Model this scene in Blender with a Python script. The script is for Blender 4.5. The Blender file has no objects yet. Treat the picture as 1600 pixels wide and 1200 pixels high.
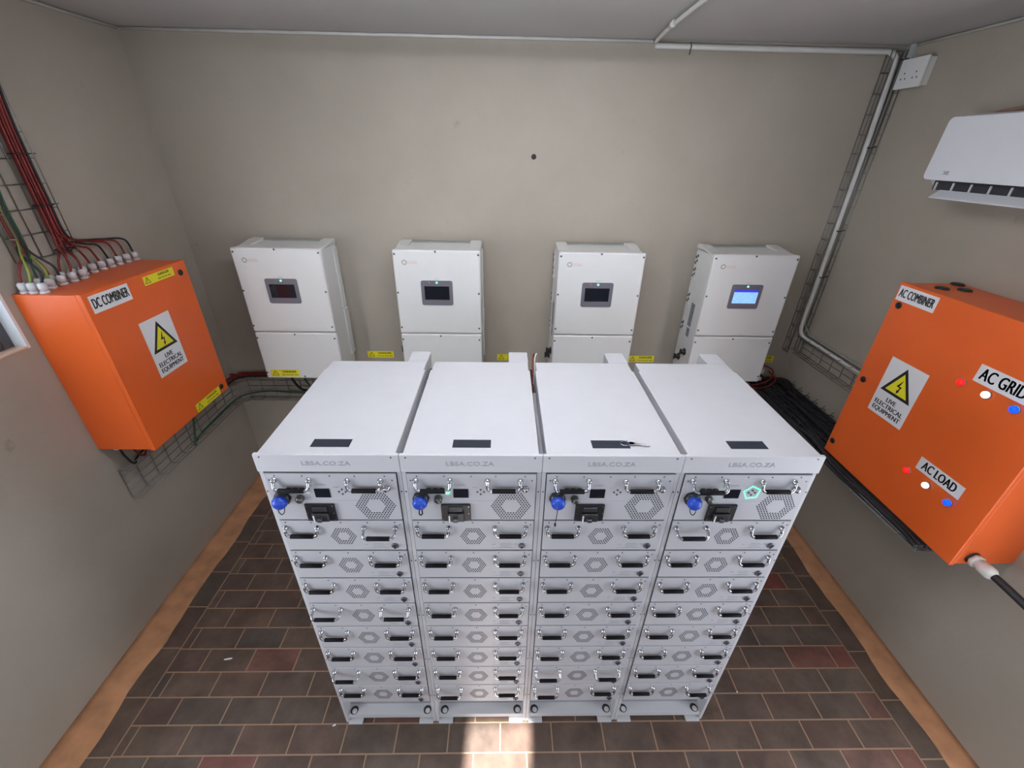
import bpy, bmesh, math, random
from mathutils import Vector, Matrix
random.seed(7)
SC = bpy.context.scene
COL = SC.collection
V = Vector

# ------------------------------------------------------------------ camera
cam_d = bpy.data.cameras.new('camera'); cam = bpy.data.objects.new('camera', cam_d); COL.objects.link(cam)
SC.camera = cam
PITCH, YAW, ROLL, FPX = 0.5062, 0.0242, 0.0196, 664.56
cp, sp, cy_, sy_ = math.cos(PITCH), math.sin(PITCH), math.cos(YAW), math.sin(YAW)
fwd = V((sy_*cp, cy_*cp, -sp)); rgt = V((cy_, -sy_, 0)); upv = rgt.cross(fwd)
r2 = rgt*math.cos(ROLL) + upv*math.sin(ROLL); u2 = -rgt*math.sin(ROLL) + upv*math.cos(ROLL)
CAM = V((-0.1242, -1.033, 2.4807))
m = Matrix.Identity(4)
for i in range(3):
    m[i][0] = r2[i]; m[i][1] = u2[i]; m[i][2] = -fwd[i]; m[i][3] = CAM[i]
cam.matrix_world = m
cam_d.sensor_fit = 'HORIZONTAL'; cam_d.sensor_width = 36; cam_d.lens = FPX/1600*36
cam_d.clip_start = 0.02

# ------------------------------------------------------------------ world, sun, daylight, exposure
w = bpy.data.worlds.new('world'); SC.world = w; w.use_nodes = True
wn = w.node_tree; wn.nodes.clear()
wo = wn.nodes.new('ShaderNodeOutputWorld'); wb = wn.nodes.new('ShaderNodeBackground')
wb.inputs[0].default_value = (0.62, 0.78, 1.0, 1); wb.inputs[1].default_value = 1.6
wn.links.new(wb.outputs[0], wo.inputs[0])
SC.view_settings.view_transform = 'Standard'; SC.view_settings.look = 'None'
SC.view_settings.gamma = 1; SC.view_settings.use_curve_mapping = False
SC.view_settings.exposure = 0.36

def light(name, kind, loc, energy, color, target=None, **kw):
    d = bpy.data.lights.new(name, kind); d.energy = energy; d.color = color
    for k, v in kw.items(): setattr(d, k, v)
    o = bpy.data.objects.new(name, d); COL.objects.link(o); o.location = loc
    if target is not None: o.rotation_euler = (V(target)-V(loc)).to_track_quat('-Z', 'Y').to_euler()
    return o
XL, XR, YB, YF, ZC = -2.1865, 2.084, 1.883, -2.0, 3.009
light('sun', 'SUN', (0, -6, 6), 34.0, (1, .98, .95), target=(0.22, -0.1, 0), angle=math.radians(1.2))
light('added_front_light_east', 'AREA', (1.15, YF-.03, 1.6), 1.5, (.86, .92, 1.0), target=(1.0, 0, 1.3), shape='RECTANGLE', size=1.0, size_y=1.0)  # added area light in an unseen front opening, brightens the room
light('added_front_light_west', 'AREA', (-1.15, YF-.03, 1.6), 1.5, (.86, .92, 1.0), target=(-1.0, 0, 1.3), shape='RECTANGLE', size=1.0, size_y=1.0)  # matching added area light in the other unseen front opening
light('side_window_daylight', 'AREA', (XL-.06, .15, 2.08), 4.5, (.90, .95, 1.0), target=(XR, .5, 1.2), shape='RECTANGLE', size=1.0, size_y=.6)
light('added_right_side_light', 'AREA', (XR+.03, -.80, 1.05), 20, (.97, .97, 1.0), target=(XL, .25, 1.0), shape='RECTANGLE', size=.78, size_y=1.9)  # added area light in an unseen right opening, brightens the left wall
light('added_left_side_light', 'AREA', (XL-.03, -.90, 1.45), 20, (.94, .97, 1.0), target=(XR, .35, 1.1), shape='RECTANGLE', size=.72, size_y=1.1)  # added area light in an unseen left opening, brightens the right wall

# ------------------------------------------------------------------ materials
MATS = {}
def mat(name, col, rough=.5, metal=0., var=0., vscale=12., bump=0., bscale=80., emit=None, estr=0., coat=0., spec=None, alpha=None):
    if name in MATS: return MATS[name]
    mt = bpy.data.materials.new(name); mt.use_nodes = True; MATS[name] = mt
    nt = mt.node_tree; b = nt.nodes['Principled BSDF']
    b.inputs['Base Color'].default_value = (*col, 1); b.inputs['Roughness'].default_value = rough
    b.inputs['Metallic'].default_value = metal; b.inputs['Coat Weight'].default_value = coat
    if spec is not None: b.inputs['Specular IOR Level'].default_value = spec
    tc = nt.nodes.new('ShaderNodeTexCoord')
    n = nt.nodes.new('ShaderNodeTexNoise'); n.inputs['Scale'].default_value = vscale; n.inputs['Detail'].default_value = 5
    nt.links.new(tc.outputs['Object'], n.inputs['Vector'])
    if var > 0:
        r = nt.nodes.new('ShaderNodeValToRGB')
        r.color_ramp.elements[0].color = (*[c*(1-var) for c in col], 1); r.color_ramp.elements[0].position = .3
        r.color_ramp.elements[1].color = (*[min(1, c*(1+var)) for c in col], 1); r.color_ramp.elements[1].position = .7
        nt.links.new(n.outputs[0], r.inputs[0]); nt.links.new(r.outputs[0], b.inputs['Base Color'])
    if bump > 0:
        n2 = nt.nodes.new('ShaderNodeTexNoise'); n2.inputs['Scale'].default_value = bscale; n2.inputs['Detail'].default_value = 4
        bp = nt.nodes.new('ShaderNodeBump'); bp.inputs['Strength'].default_value = bump; bp.inputs['Distance'].default_value = .004
        nt.links.new(tc.outputs['Object'], n2.inputs['Vector']); nt.links.new(n2.outputs[0], bp.inputs['Height']); nt.links.new(bp.outputs[0], b.inputs['Normal'])
    if emit:
        b.inputs['Emission Color'].default_value = (*emit, 1); b.inputs['Emission Strength'].default_value = estr
    return mt

WHITE = mat('rack_white', (.555, .555, .585), .42, var=.015, bump=.03, bscale=300)
PANEL = mat('module_panel_white', (.475, .475, .51), .4, var=.03, vscale=6)
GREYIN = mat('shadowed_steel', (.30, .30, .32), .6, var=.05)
INV = mat('inverter_white', (.74, .74, .73), .38, var=.01, bump=.05, bscale=400)
CHROME = mat('chrome', (.46, .47, .50), .14, 1.0, var=.02)
STEEL = mat('galvanised_wire', (.30, .30, .29), .38, .85, var=.15, vscale=60)
BLACK = mat('black_plastic', (.012, .012, .015), .38, var=.1)
RUBBER = mat('black_rubber', (.015, .015, .018), .55, var=.2, vscale=40)
GLASSB = mat('dark_screen_glass', (.008, .010, .018), .08, var=.05, coat=.3)
SMOKE = mat('smoked_acrylic', (.03, .035, .05), .13, var=.05)
BEZEL = mat('bezel_grey', (.17, .16, .19), .22, var=.03)
SCREW = mat('dark_screw', (.12, .12, .14), .35, .7, var=.1)
HOLE = mat('vent_hole', (.03, .03, .035), .8, var=.1)
ORANGE = mat('orange_powder_coat', (.78, .125, .018), .36, var=.03, vscale=4, bump=.06, bscale=260)
BLUE = mat('blue_cap', (.012, .06, .46), .38, var=.05)
YELLOW = mat('warning_yellow', (.82, .74, .02), .45, var=.02)
SIGNW = mat('sign_white', (.78, .78, .80), .4, var=.01)
INK = mat('black_ink', (.012, .012, .014), .5, var=.05)
INKG = mat('grey_ink', (.36, .36, .40), .5, var=.05)
INKP = mat('pink_ink', (.72, .48, .44), .5, var=.03)
INKR = mat('ring_ink', (.42, .40, .38), .5, var=.03)
RED = mat('red_cable', (.20, .016, .014), .45, var=.2, vscale=30)
GREEN = mat('green_cable', (.02, .09, .045), .5, var=.15, vscale=30)
YGREEN = mat('yellow_green_cable', (.20, .26, .04), .5, var=.2, vscale=20)
PVC = mat('white_pvc', (.66, .65, .62), .4, var=.04)
NYLON = mat('grey_nylon', (.62, .62, .64), .45, var=.04)
LEDG = mat('led_green', (.05, .6, .2), .3, emit=(.05, 1, .35), estr=6, var=.01)
LEDR = mat('led_dim_red', (.4, .05, .05), .3, emit=(1, .25, .25), estr=.7, var=.01)
LAMPR = mat('lamp_red', (.7, .01, .01), .25, emit=(1, .01, .01), estr=.7, var=.01)
LAMPW = mat('lamp_white', (.9, .9, .9), .25, emit=(1, .97, .92), estr=.8, var=.01)
LAMPB = mat('lamp_blue', (.0, .01, .5), .25, emit=(.0, .035, 1), estr=3, var=.01)
HEXG = mat('hexagon_glow', (.1, .8, .4), .3, emit=(.12, 1, .45), estr=1.6, var=.01)
SCRB = mat('lit_screen', (.25, .45, .8), .2, emit=(.20, .42, .85), estr=.8, var=.12, vscale=40)
SCRT = mat('lit_screen_title', (.02, .02, .6), .2, emit=(.03, .04, .75), estr=.7, var=.02)
ALU = mat('window_aluminium', (.10, .10, .11), .35, .6, var=.1)
JAMB = mat('window_jamb_paint', (.74, .76, .78), .55, var=.03)
TUBE = mat('added_lamp_tube', (1, 1, 1), .5, emit=(.90, .93, 1.0), estr=38, var=.0)  # tubes of the added batten above the rack fronts
FLAKE = mat('white_flake', (.8, .8, .76), .7, var=.05)

def wall_mat():
    mt = bpy.data.materials.new('painted_plaster'); mt.use_nodes = True; nt = mt.node_tree; b = nt.nodes['Principled BSDF']
    tc = nt.nodes.new('ShaderNodeTexCoord')
    n1 = nt.nodes.new('ShaderNodeTexNoise'); n1.inputs['Scale'].default_value = 1.3; n1.inputs['Detail'].default_value = 6; n1.inputs['Roughness'].default_value = .62
    nt.links.new(tc.outputs['Object'], n1.inputs['Vector'])
    r1 = nt.nodes.new('ShaderNodeValToRGB'); e = r1.color_ramp.elements
    e[0].position = .3; e[0].color = (.35, .31, .256, 1); e[1].position = .72; e[1].color = (.405, .36, .302, 1)
    nt.links.new(n1.outputs[0], r1.inputs[0])
    # scuffs: sparse small dark marks
    n2 = nt.nodes.new('ShaderNodeTexNoise'); n2.inputs['Scale'].default_value = 5.5; n2.inputs['Detail'].default_value = 8; n2.inputs['Roughness'].default_value = .7
    nt.links.new(tc.outputs['Object'], n2.inputs['Vector'])
    r2_ = nt.nodes.new('ShaderNodeValToRGB'); e = r2_.color_ramp.elements
    e[0].position = .24; e[0].color = (.72, .72, .72, 1); e[1].position = .34; e[1].color = (1, 1, 1, 1)
    nt.links.new(n2.outputs[0], r2_.inputs[0])
    mx = nt.nodes.new('ShaderNodeMix'); mx.data_type = 'RGBA'; mx.blend_type = 'MULTIPLY'; mx.inputs[0].default_value = 1
    nt.links.new(r1.outputs[0], mx.inputs[6]); nt.links.new(r2_.outputs[0], mx.inputs[7])
    nt.links.new(mx.outputs[2], b.inputs['Base Color']); b.inputs['Roughness'].default_value = .62
    n3 = nt.nodes.new('ShaderNodeTexNoise'); n3.inputs['Scale'].default_value = 45; n3.inputs['Detail'].default_value = 5
    nt.links.new(tc.outputs['Object'], n3.inputs['Vector'])
    bp = nt.nodes.new('ShaderNodeBump'); bp.inputs['Strength'].default_value = .22; bp.inputs['Distance'].default_value = .004
    nt.links.new(n3.outputs[0], bp.inputs['Height']); nt.links.new(bp.outputs[0], b.inputs['Normal'])
    return mt
PLASTER = wall_mat()
CEILM = mat('ceiling_paint', (.46, .445, .435), .7, var=.03, vscale=2, bump=.1)
SCREED = mat('orange_screed', (.47, .23, .115), .75, var=.22, vscale=9, bump=.3, bscale=60)

def floor_mat():
    mt = bpy.data.materials.new('clay_paver_floor'); mt.use_nodes = True; nt = mt.node_tree; b = nt.nodes['Principled BSDF']
    L = nt.links.new; N = nt.nodes.new
    tc = N('ShaderNodeTexCoord'); sx = N('ShaderNodeSeparateXYZ'); L(tc.outputs['Object'], sx.inputs[0])
    def brick(vec, bw, rh):
        t = N('ShaderNodeTexBrick'); L(vec, t.inputs['Vector']); t.inputs['Scale'].default_value = 1
        t.inputs['Color1'].default_value = (0, 0, 0, 1); t.inputs['Color2'].default_value = (1, 1, 1, 1); t.inputs['Mortar'].default_value = (.5, .5, .5, 1)
        t.inputs['Brick Width'].default_value = bw; t.inputs['Row Height'].default_value = rh; t.inputs['Mortar Size'].default_value = .0034
        t.inputs['Mortar Smooth'].default_value = .15; t.inputs['Bias'].default_value = 0; t.offset = .5
        return t
    m1 = N('ShaderNodeMapping'); m1.inputs['Location'].default_value = (FX, FY, 0); L(tc.outputs['Object'], m1.inputs[0])
    b1 = brick(m1.outputs[0], FBW, FRH)
    # edge course: pavers laid lengthwise along each side wall
    cb = N('ShaderNodeCombineXYZ'); L(sx.outputs[1], cb.inputs[0]); L(sx.outputs[0], cb.inputs[1])
    m2 = N('ShaderNodeMapping'); m2.inputs['Location'].default_value = (-.0765, -1.853, 0); L(cb.outputs[0], m2.inputs[0])
    b2 = brick(m2.outputs[0], .245, .16); b2.offset = 0
    m3 = N('ShaderNodeMapping'); m3.inputs['Location'].default_value = (.13, 1.915, 0); L(cb.outputs[0], m3.inputs[0])
    b3 = brick(m3.outputs[0], .245, .16); b3.offset = 0
    gt = N('ShaderNodeMath'); gt.operation = 'GREATER_THAN'; L(sx.outputs[0], gt.inputs[0]); gt.inputs[1].default_value = 1.8496
    lt = N('ShaderNodeMath'); lt.operation = 'LESS_THAN'; L(sx.outputs[0], lt.inputs[0]); lt.inputs[1].default_value = -1.9116
    def mix(f, a, c, typ='RGBA', blend='MIX'):
        x = N('ShaderNodeMix'); x.data_type = typ; x.blend_type = blend
        if isinstance(f, float): x.inputs[0].default_value = f
        else: L(f, x.inputs[0])
        i, j = (6, 7) if typ == 'RGBA' else (2, 3)
        L(a, x.inputs[i]); L(c, x.inputs[j]); return x.outputs[2] if typ == 'RGBA' else x.outputs[0]
    colr = mix(lt.outputs[0], mix(gt.outputs[0], b1.outputs[0], b2.outputs[0]), b3.outputs[0])
    fac = mix(lt.outputs[0], mix(gt.outputs[0], b1.outputs[1], b2.outputs[1], 'FLOAT'), b3.outputs[1], 'FLOAT')
    rp = N('ShaderNodeValToRGB'); L(colr, rp.inputs[0]); e = rp.color_ramp.elements
    cs = [(0, (.130, .098, .080)), (.2, (.155, .098, .076)), (.4, (.112, .090, .078)), (.6, (.165, .115, .090)), (.75, (.125, .080, .066)), (.9, (.150, .118, .096)), (1, (.24, .075, .060))]
    e[0].position = 0; e[0].color = (*cs[0][1], 1); e[1].position = 1; e[1].color = (*cs[-1][1], 1)
    for p, c in cs[1:-1]:
        x = e.new(p); x.color = (*c, 1)
    n = N('ShaderNodeTexNoise'); n.inputs['Scale'].default_value = 7; n.inputs['Detail'].default_value = 8; n.inputs['Roughness'].default_value = .65; L(tc.outputs['Object'], n.inputs[0])
    nr = N('ShaderNodeValToRGB'); L(n.outputs[0], nr.inputs[0]); e = nr.color_ramp.elements
    e[0].position = .32; e[0].color = (.48, .48, .48, 1); e[1].position = .72; e[1].color = (1.05, 1.0, .96, 1)
    tile = mix(1.0, rp.outputs[0], nr.outputs[0], blend='MULTIPLY')
    gc = N('ShaderNodeRGB'); gc.outputs[0].default_value = (.32, .20, .13, 1)
    L(mix(fac, tile, gc.outputs[0]), b.inputs['Base Color'])
    rr = N('ShaderNodeMapRange'); L(n.outputs[0], rr.inputs[0]); rr.inputs[3].default_value = .32; rr.inputs[4].default_value = .55
    L(rr.outputs[0], b.inputs['Roughness'])
    inv = N('ShaderNodeMath'); inv.operation = 'SUBTRACT'; inv.inputs[0].default_value = 1; L(fac, inv.inputs[1])
    bp = N('ShaderNodeBump'); bp.inputs['Strength'].default_value = .5; bp.inputs['Distance'].default_value = .003; L(inv.outputs[0], bp.inputs['Height'])
    bp2 = N('ShaderNodeBump'); bp2.inputs['Strength'].default_value = .15; bp2.inputs['Distance'].default_value = .004; L(n.outputs[0], bp2.inputs['Height']); L(bp.outputs[0], bp2.inputs['Normal'])
    L(bp2.outputs[0], b.inputs['Normal'])
    return mt
FX, FY, FBW, FRH = 0.0, .127, .249, .1203
FLOORM = floor_mat()

# ------------------------------------------------------------------ mesh helpers
def basis(o, right, up):
    r, u = V(right).normalized(), V(up).normalized(); n = r.cross(u)
    mm = Matrix.Identity(4)
    for i in range(3):
        mm[i][0] = r[i]; mm[i][1] = u[i]; mm[i][2] = n[i]; mm[i][3] = o[i]
    return mm
def smooth(pts, n=6):
    pts = [V(p) for p in pts]
    if len(pts) < 3: return pts
    P = [pts[0]*2-pts[1]] + pts + [pts[-1]*2-pts[-2]]; out = []
    for i in range(1, len(P)-2):
        a, b, c, d = P[i-1:i+3]
        for k in range(n):
            t = k/n
            out.append(.5*((2*b)+(c-a)*t+(2*a-5*b+4*c-d)*t*t+(3*b-a-3*c+d)*t*t*t))
    out.append(pts[-1]); return out
class MB:
    def __init__(s): s.bm = bmesh.new(); s.M = Matrix.Identity(4)
    def add(s, verts, faces, sm=False):
        vs = [s.bm.verts.new(s.M @ V(v)) for v in verts]
        out = []
        for f in faces:
            try: fc = s.bm.faces.new([vs[i] for i in f]); fc.smooth = sm; out.append(fc)
            except ValueError: pass
        return vs, out
    def box(s, x0, x1, y0, y1, z0, z1, bev=0., seg=2):
        x0, x1 = min(x0, x1), max(x0, x1); y0, y1 = min(y0, y1), max(y0, y1); z0, z1 = min(z0, z1), max(z0, z1)
        v = [(x, y, z) for x in (x0, x1) for y in (y0, y1) for z in (z0, z1)]
        f = [(0, 1, 3, 2), (4, 6, 7, 5), (0, 4, 5, 1), (2, 3, 7, 6), (0, 2, 6, 4), (1, 5, 7, 3)]
        if bev <= 0: return s.add(v, f)
        t = bmesh.new(); vs = [t.verts.new(q) for q in v]
        for q in f: t.faces.new([vs[i] for i in q])
        bmesh.ops.bevel(t, geom=list(t.edges), offset=bev, segments=seg, affect='EDGES', profile=.5)
        t.verts.ensure_lookup_table(); idx = {q: i for i, q in enumerate(t.verts)}
        r = s.add([q.co.copy() for q in t.verts], [[idx[q] for q in fc.verts] for fc in t.faces], False); t.free()
        return r
    def tube(s, pts, r, n=8, cap=True):
        pts = [V(p) for p in pts]; rings = []
        d0 = (pts[1]-pts[0]).normalized(); a = d0.orthogonal().normalized()
        vs = []
        for i, p in enumerate(pts):
            d = (pts[min(i+1, len(pts)-1)]-pts[max(i-1, 0)]).normalized()
            a = (a-d*a.dot(d)); a = a.normalized() if a.length > 1e-6 else d.orthogonal().normalized()
            b = d.cross(a); rr = r[i] if isinstance(r, (list, tuple)) else r
            vs += [p+(a*math.cos(2*math.pi*k/n)+b*math.sin(2*math.pi*k/n))*rr for k in range(n)]
        f = [(i*n+k, i*n+(k+1) % n, (i+1)*n+(k+1) % n, (i+1)*n+k) for i in range(len(pts)-1) for k in range(n)]
        V_, F_ = s.add(vs, f, True)
        if cap:
            for base, rev in ((0, True), ((len(pts)-1)*n, False)):
                q = [V_[base+k] for k in range(n)]
                if rev: q.reverse()
                try: s.bm.faces.new(q)
                except ValueError: pass
        return s
    def lathe(s, o, axis, prof, n=20):
        """prof: list of (distance along axis, radius)"""
        ax = V(axis).normalized(); o = V(o)
        a = ax.orthogonal().normalized(); b = ax.cross(a); vs = []
        for h, r in prof:
            vs += [o+ax*h+(a*math.cos(2*math.pi*k/n)+b*math.sin(2*math.pi*k/n))*max(r, 1e-5) for k in range(n)]
        f = [(i*n+k, i*n+(k+1) % n, (i+1)*n+(k+1) % n, (i+1)*n+k) for i in range(len(prof)-1) for k in range(n)]
        vv, ff = s.add(vs, f, True)
        for q in ([vv[k] for k in range(n)][::-1], [vv[(len(prof)-1)*n+k] for k in range(n)]):
            try: s.bm.faces.new(q)
            except ValueError: pass
        return s
    def prism(s, poly, h0, h1):
        """poly in local xy, extruded along local z"""
        n = len(poly)
        vs = [(p[0], p[1], h0) for p in poly]+[(p[0], p[1], h1) for p in poly]
        f = [tuple(range(n))[::-1], tuple(range(n, 2*n))]+[(i, (i+1) % n, n+(i+1) % n, n+i) for i in range(n)]
        return s.add(vs, f)
    def text(s, body, size, M, ext=.0006, xs=1., bold=0., align='CENTER', spacing=1., thick=0.):
        cu = bpy.data.curves.new('lettering', 'FONT'); cu.body = body; cu.size = size; cu.extrude = ext; cu.offset = bold
        cu.align_x = align; cu.align_y = 'CENTER'; cu.resolution_u = 3; cu.space_character = spacing
        cu.space_line = .95
        o = bpy.data.objects.new('lettering', cu); COL.objects.link(o)
        dg = bpy.context.evaluated_depsgraph_get(); me = bpy.data.meshes.new_from_object(o.evaluated_get(dg))
        T = s.M @ M @ Matrix.Diagonal((xs, 1, 1, 1))
        me.transform(T); s.bm.from_mesh(me)
        if thick:
            step = (T.to_3x3() @ V((1, 0, 0))).normalized()*thick
            for k_ in (-1, 1, -2): me.transform(Matrix.Translation(step*k_*1.0)); s.bm.from_mesh(me)
        bpy.data.objects.remove(o); bpy.data.curves.remove(cu); bpy.data.meshes.remove(me)
        return s
    def build(s, name, material, parent=None, loc=None, shade=None):
        s.bm.normal_update()
        bmesh.ops.recalc_face_normals(s.bm, faces=list(s.bm.faces))
        me = bpy.data.meshes.new(name); s.bm.to_mesh(me); s.bm.free()
        me.materials.append(material)
        o = bpy.data.objects.new(name, me); COL.objects.link(o)
        if parent is not None: o.parent = parent
        if loc is not None: o.location = loc
        return o
def recenter(o):
    me = o.data; xs = [v.co for v in me.vertices]
    lo = V((min(v.x for v in xs), min(v.y for v in xs), min(v.z for v in xs))); hi = V((max(v.x for v in xs), max(v.y for v in xs), max(v.z for v in xs)))
    c = (lo+hi)/2; c.z = lo.z
    me.transform(Matrix.Translation(-c)); o.location = V(o.location)+c
    return o
def tag(o, label=None, cat=None, group=None, kind=None):
    if label: o['label'] = label
    if cat: o['category'] = cat
    if group: o['group'] = group
    if kind: o['kind'] = kind
    return o
def empty(name, loc, label=None, cat=None, group=None):
    o = bpy.data.objects.new(name, None); COL.objects.link(o); o.location = loc; o.empty_display_size = .05
    return tag(o, label, cat, group)
def kids(o): return [c for c in o.children]
def copy_tree(o, parent=None):
    c = o.copy(); COL.objects.link(c); c.parent = parent
    for ch in kids(o): copy_tree(ch, c)
    return c
def struct(mb, name, material): return tag(mb.build(name, material), kind='structure')
I4 = Matrix.Identity(4)

# ------------------------------------------------------------------ room shell
mb = MB(); mb.box(XL-.2, XR+.2, YF-.6, YB+.2, -.1, 0); struct(mb, 'floor', FLOORM)
mb = MB(); mb.box(XL-.2, XR+.2, YF-.2, YB+.2, ZC, ZC+.1); struct(mb, 'ceiling', CEILM)
mb = MB(); mb.box(XL-.2, XR+.2, YB, YB+.2, 0, ZC); struct(mb, 'wall_back', PLASTER)
mb = MB(); mb.box(XR, XR+.2, -.38, YB, 0, ZC); mb.box(XR, XR+.2, YF-.2, -1.22, 0, ZC); mb.box(XR, XR+.2, -1.22, -.38, 2.05, ZC); struct(mb, 'wall_right', PLASTER)
WY0, WY1, WZ0, WZ1 = -.40, .70, 1.685, 2.42
mb = MB()
mb.box(XL-.2, XL, WY1, YB, 0, ZC); mb.box(XL-.2, XL, -.50, WY0, 0, ZC); mb.box(XL-.2, XL, YF-.2, -1.30, 0, ZC); mb.box(XL-.2, XL, -1.30, -.50, 0, .85); mb.box(XL-.2, XL, -1.30, -.50, 2.05, ZC)
mb.box(XL-.2, XL, WY0, WY1, 0, WZ0); mb.box(XL-.2, XL, WY0, WY1, WZ1, ZC)
struct(mb, 'wall_left', PLASTER)
# front wall (behind the camera): two added windows and an added door gap shaped for the sun patch
mb = MB(); yA, yB = YF-.2, YF
def wallseg(x0, x1, z0, z1): mb.box(x0, x1, yA, yB, z0, z1)
DX0, DX1, DZ = -.355, -.055, 2.225
wallseg(XL, -1.7, 0, ZC); wallseg(-1.7, -.6, 0, 1.05); wallseg(-1.7, -.6, 2.15, ZC); wallseg(-.6, DX0, 0, ZC)
wallseg(DX0, DX1, DZ, ZC); wallseg(DX1, .6, 0, ZC); wallseg(.6, 1.7, 0, 1.05); wallseg(.6, 1.7, 2.15, ZC); wallseg(1.7, XR, 0, ZC)
struct(mb, 'wall_front', PLASTER)
mb = MB(); mb.box(XL-.2, -.45, YF-1.9, YF-.2, 2.35, 2.45); mb.box(.15, XR+.2, YF-1.9, YF-.2, 2.35, 2.45); struct(mb, 'added_sun_eaves', CEILM)  # unseen eave slabs added to block sun at the added front windows
# frames dressing the added, unseen openings that hold the extra daylight lamps
def opening_frame(name, x, y0, y1, z0, z1, t_=.05):
    mb = MB(); s_ = 1 if x > 0 else -1; a, b_ = x+s_*.09, x+s_*.14
    mb.box(a, b_, y0, y0+t_, z0, z1, .004); mb.box(a, b_, y1-t_, y1, z0, z1, .004); mb.box(a, b_, y0+t_, y1-t_, z1-t_, z1, .004)
    if z0 > .1: mb.box(a, b_, y0+t_, y1-t_, z0, z0+t_, .004)
    struct(mb, name, ALU)
opening_frame('added_door_frame', XR, -1.22, -.38, 0, 2.05); opening_frame('added_window_left', XL, -1.30, -.50, .85, 2.05)  # added frames around the unseen side openings
for nm_, x0_, x1_ in (('added_window_west', -1.7, -.6), ('added_window_east', .6, 1.7)):  # added frames around the unseen front openings
    mb = MB()
    for a_, c_, d_, e_ in ((x0_, x0_+.05, 1.05, 2.15), (x1_-.05, x1_, 1.05, 2.15), (x0_+.05, x1_-.05, 1.05, 1.10), (x0_+.05, x1_-.05, 2.10, 2.15)): mb.box(a_, c_, YF-.14, YF-.09, d_, e_, .004)
    struct(mb, nm_, ALU)
# side window
w1 = tag(empty('window_1', (XL, (WY0+WY1)/2, WZ0)), kind='structure')
def lb(mbx, x0, x1, y0, y1, z0, z1, bev=0): mbx.box(x0-XL, x1-XL, y0-(WY0+WY1)/2, y1-(WY0+WY1)/2, z0-WZ0, z1-WZ0, bev)
mb = MB()
lb(mb, XL-.14, XL+.001, WY1-.012, WY1, WZ0, WZ1); lb(mb, XL-.14, XL+.001, WY0, WY0+.012, WZ0, WZ1); lb(mb, XL-.14, XL+.001, WY0, WY1, WZ1-.012, WZ1)
mb.build('window_reveal', JAMB, w1)
mb = MB()
for (a, b_, c, d) in ((WY0+.012, WY0+.055, WZ0, WZ1-.012), (WY1-.055, WY1-.012, WZ0, WZ1-.012), (WY0+.055, WY1-.055, WZ0, WZ0+.045), (WY0+.055, WY1-.055, WZ1-.05, WZ1-.012), (.13, .165, WZ0+.045, WZ1-.05)):
    lb(mb, XL-.085, XL-.05, a, b_, c, d, .004)
mb.build('window_frame', ALU, w1)
mb = MB()
for k in range(9): lb(mb, XL-.125, XL-.10, WY0+.03, WY1-.03, WZ0+.07+k*.07, WZ0+.082+k*.07)
mb.build('burglar_bars', JAMB, w1)
gl = bpy.data.materials.new('window_glass'); gl.use_nodes = True; nt = gl.node_tree; nt.nodes.clear()
oo = nt.nodes.new('ShaderNodeOutputMaterial'); tr = nt.nodes.new('ShaderNodeBsdfTransparent'); gs = nt.nodes.new('ShaderNodeBsdfGlossy'); ms = nt.nodes.new('ShaderNodeMixShader')
gs.inputs['Roughness'].default_value = .02; ms.inputs[0].default_value = .08; tr.inputs[0].default_value = (.85, .9, .92, 1)
nt.links.new(tr.outputs[0], ms.inputs[1]); nt.links.new(gs.outputs[0], ms.inputs[2]); nt.links.new(ms.outputs[0], oo.inputs[0])
mb = MB(); lb(mb, XL-.070, XL-.066, WY0+.05, WY1-.05, WZ0+.04, WZ1-.045); mb.build('pane', gl, w1)
mb = MB(); lb(mb, XL-.14, XL+.004, WY0+.012, WY1-.012, WZ0+.0005, WZ0+.010, .003); mb.build('window_sill', mat('sill_copper_glow', (.55, .40, .30), .3, var=.1), w1)  # sunlit copper glow on the sill is put into its base colour
# screed strips along the walls, slightly uneven inner edge
def strip(name, wall_x, inner_x, y0, y1):
    mb = MB(); n = 60; s = 1 if inner_x > wall_x else -1
    prof = [inner_x+random.uniform(-.006, .006)+.008*math.sin(i*.7) for i in range(n+1)]
    vs = []; 
    for i in range(n+1):
        y = y0+(y1-y0)*i/n
        vs += [(wall_x, y, 0), (wall_x, y, .022), (wall_x+s*.02, y, .010), (prof[i]-s*.01, y, .005), (prof[i], y, 0)]
    f = [(i*5+k, i*5+k+1, i*5+k+6, i*5+k+5) for i in range(n) for k in range(4)]
    mb.add(vs, f, True); struct(mb, name, SCREED)
strip('baseboard_right', XR, 1.962, YF, YB); strip('baseboard_left', XL, -2.03, YF, YB)
mb = MB(); mb.box(XL, XR, YB-.10, YB, 0, .006, .002); struct(mb, 'baseboard_back', SCREED)
# painted beads along wall / ceiling joints
mb = MB(); mb.tube([(XL+.006, YB-.008, ZC-.008), (.69, YB-.008, ZC-.008)], .008); struct(mb, 'trim_1', PVC)
mb = MB(); mb.tube([(XL+.008, YF, ZC-.008), (XL+.008, YB-.01, ZC-.008)], .008); struct(mb, 'trim_2', PVC)
mb = MB(); mb.tube([(XR-.008, YF, ZC-.008), (XR-.008, YB-.08, ZC-.008)], .007); struct(mb, 'trim_3', PVC)

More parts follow.
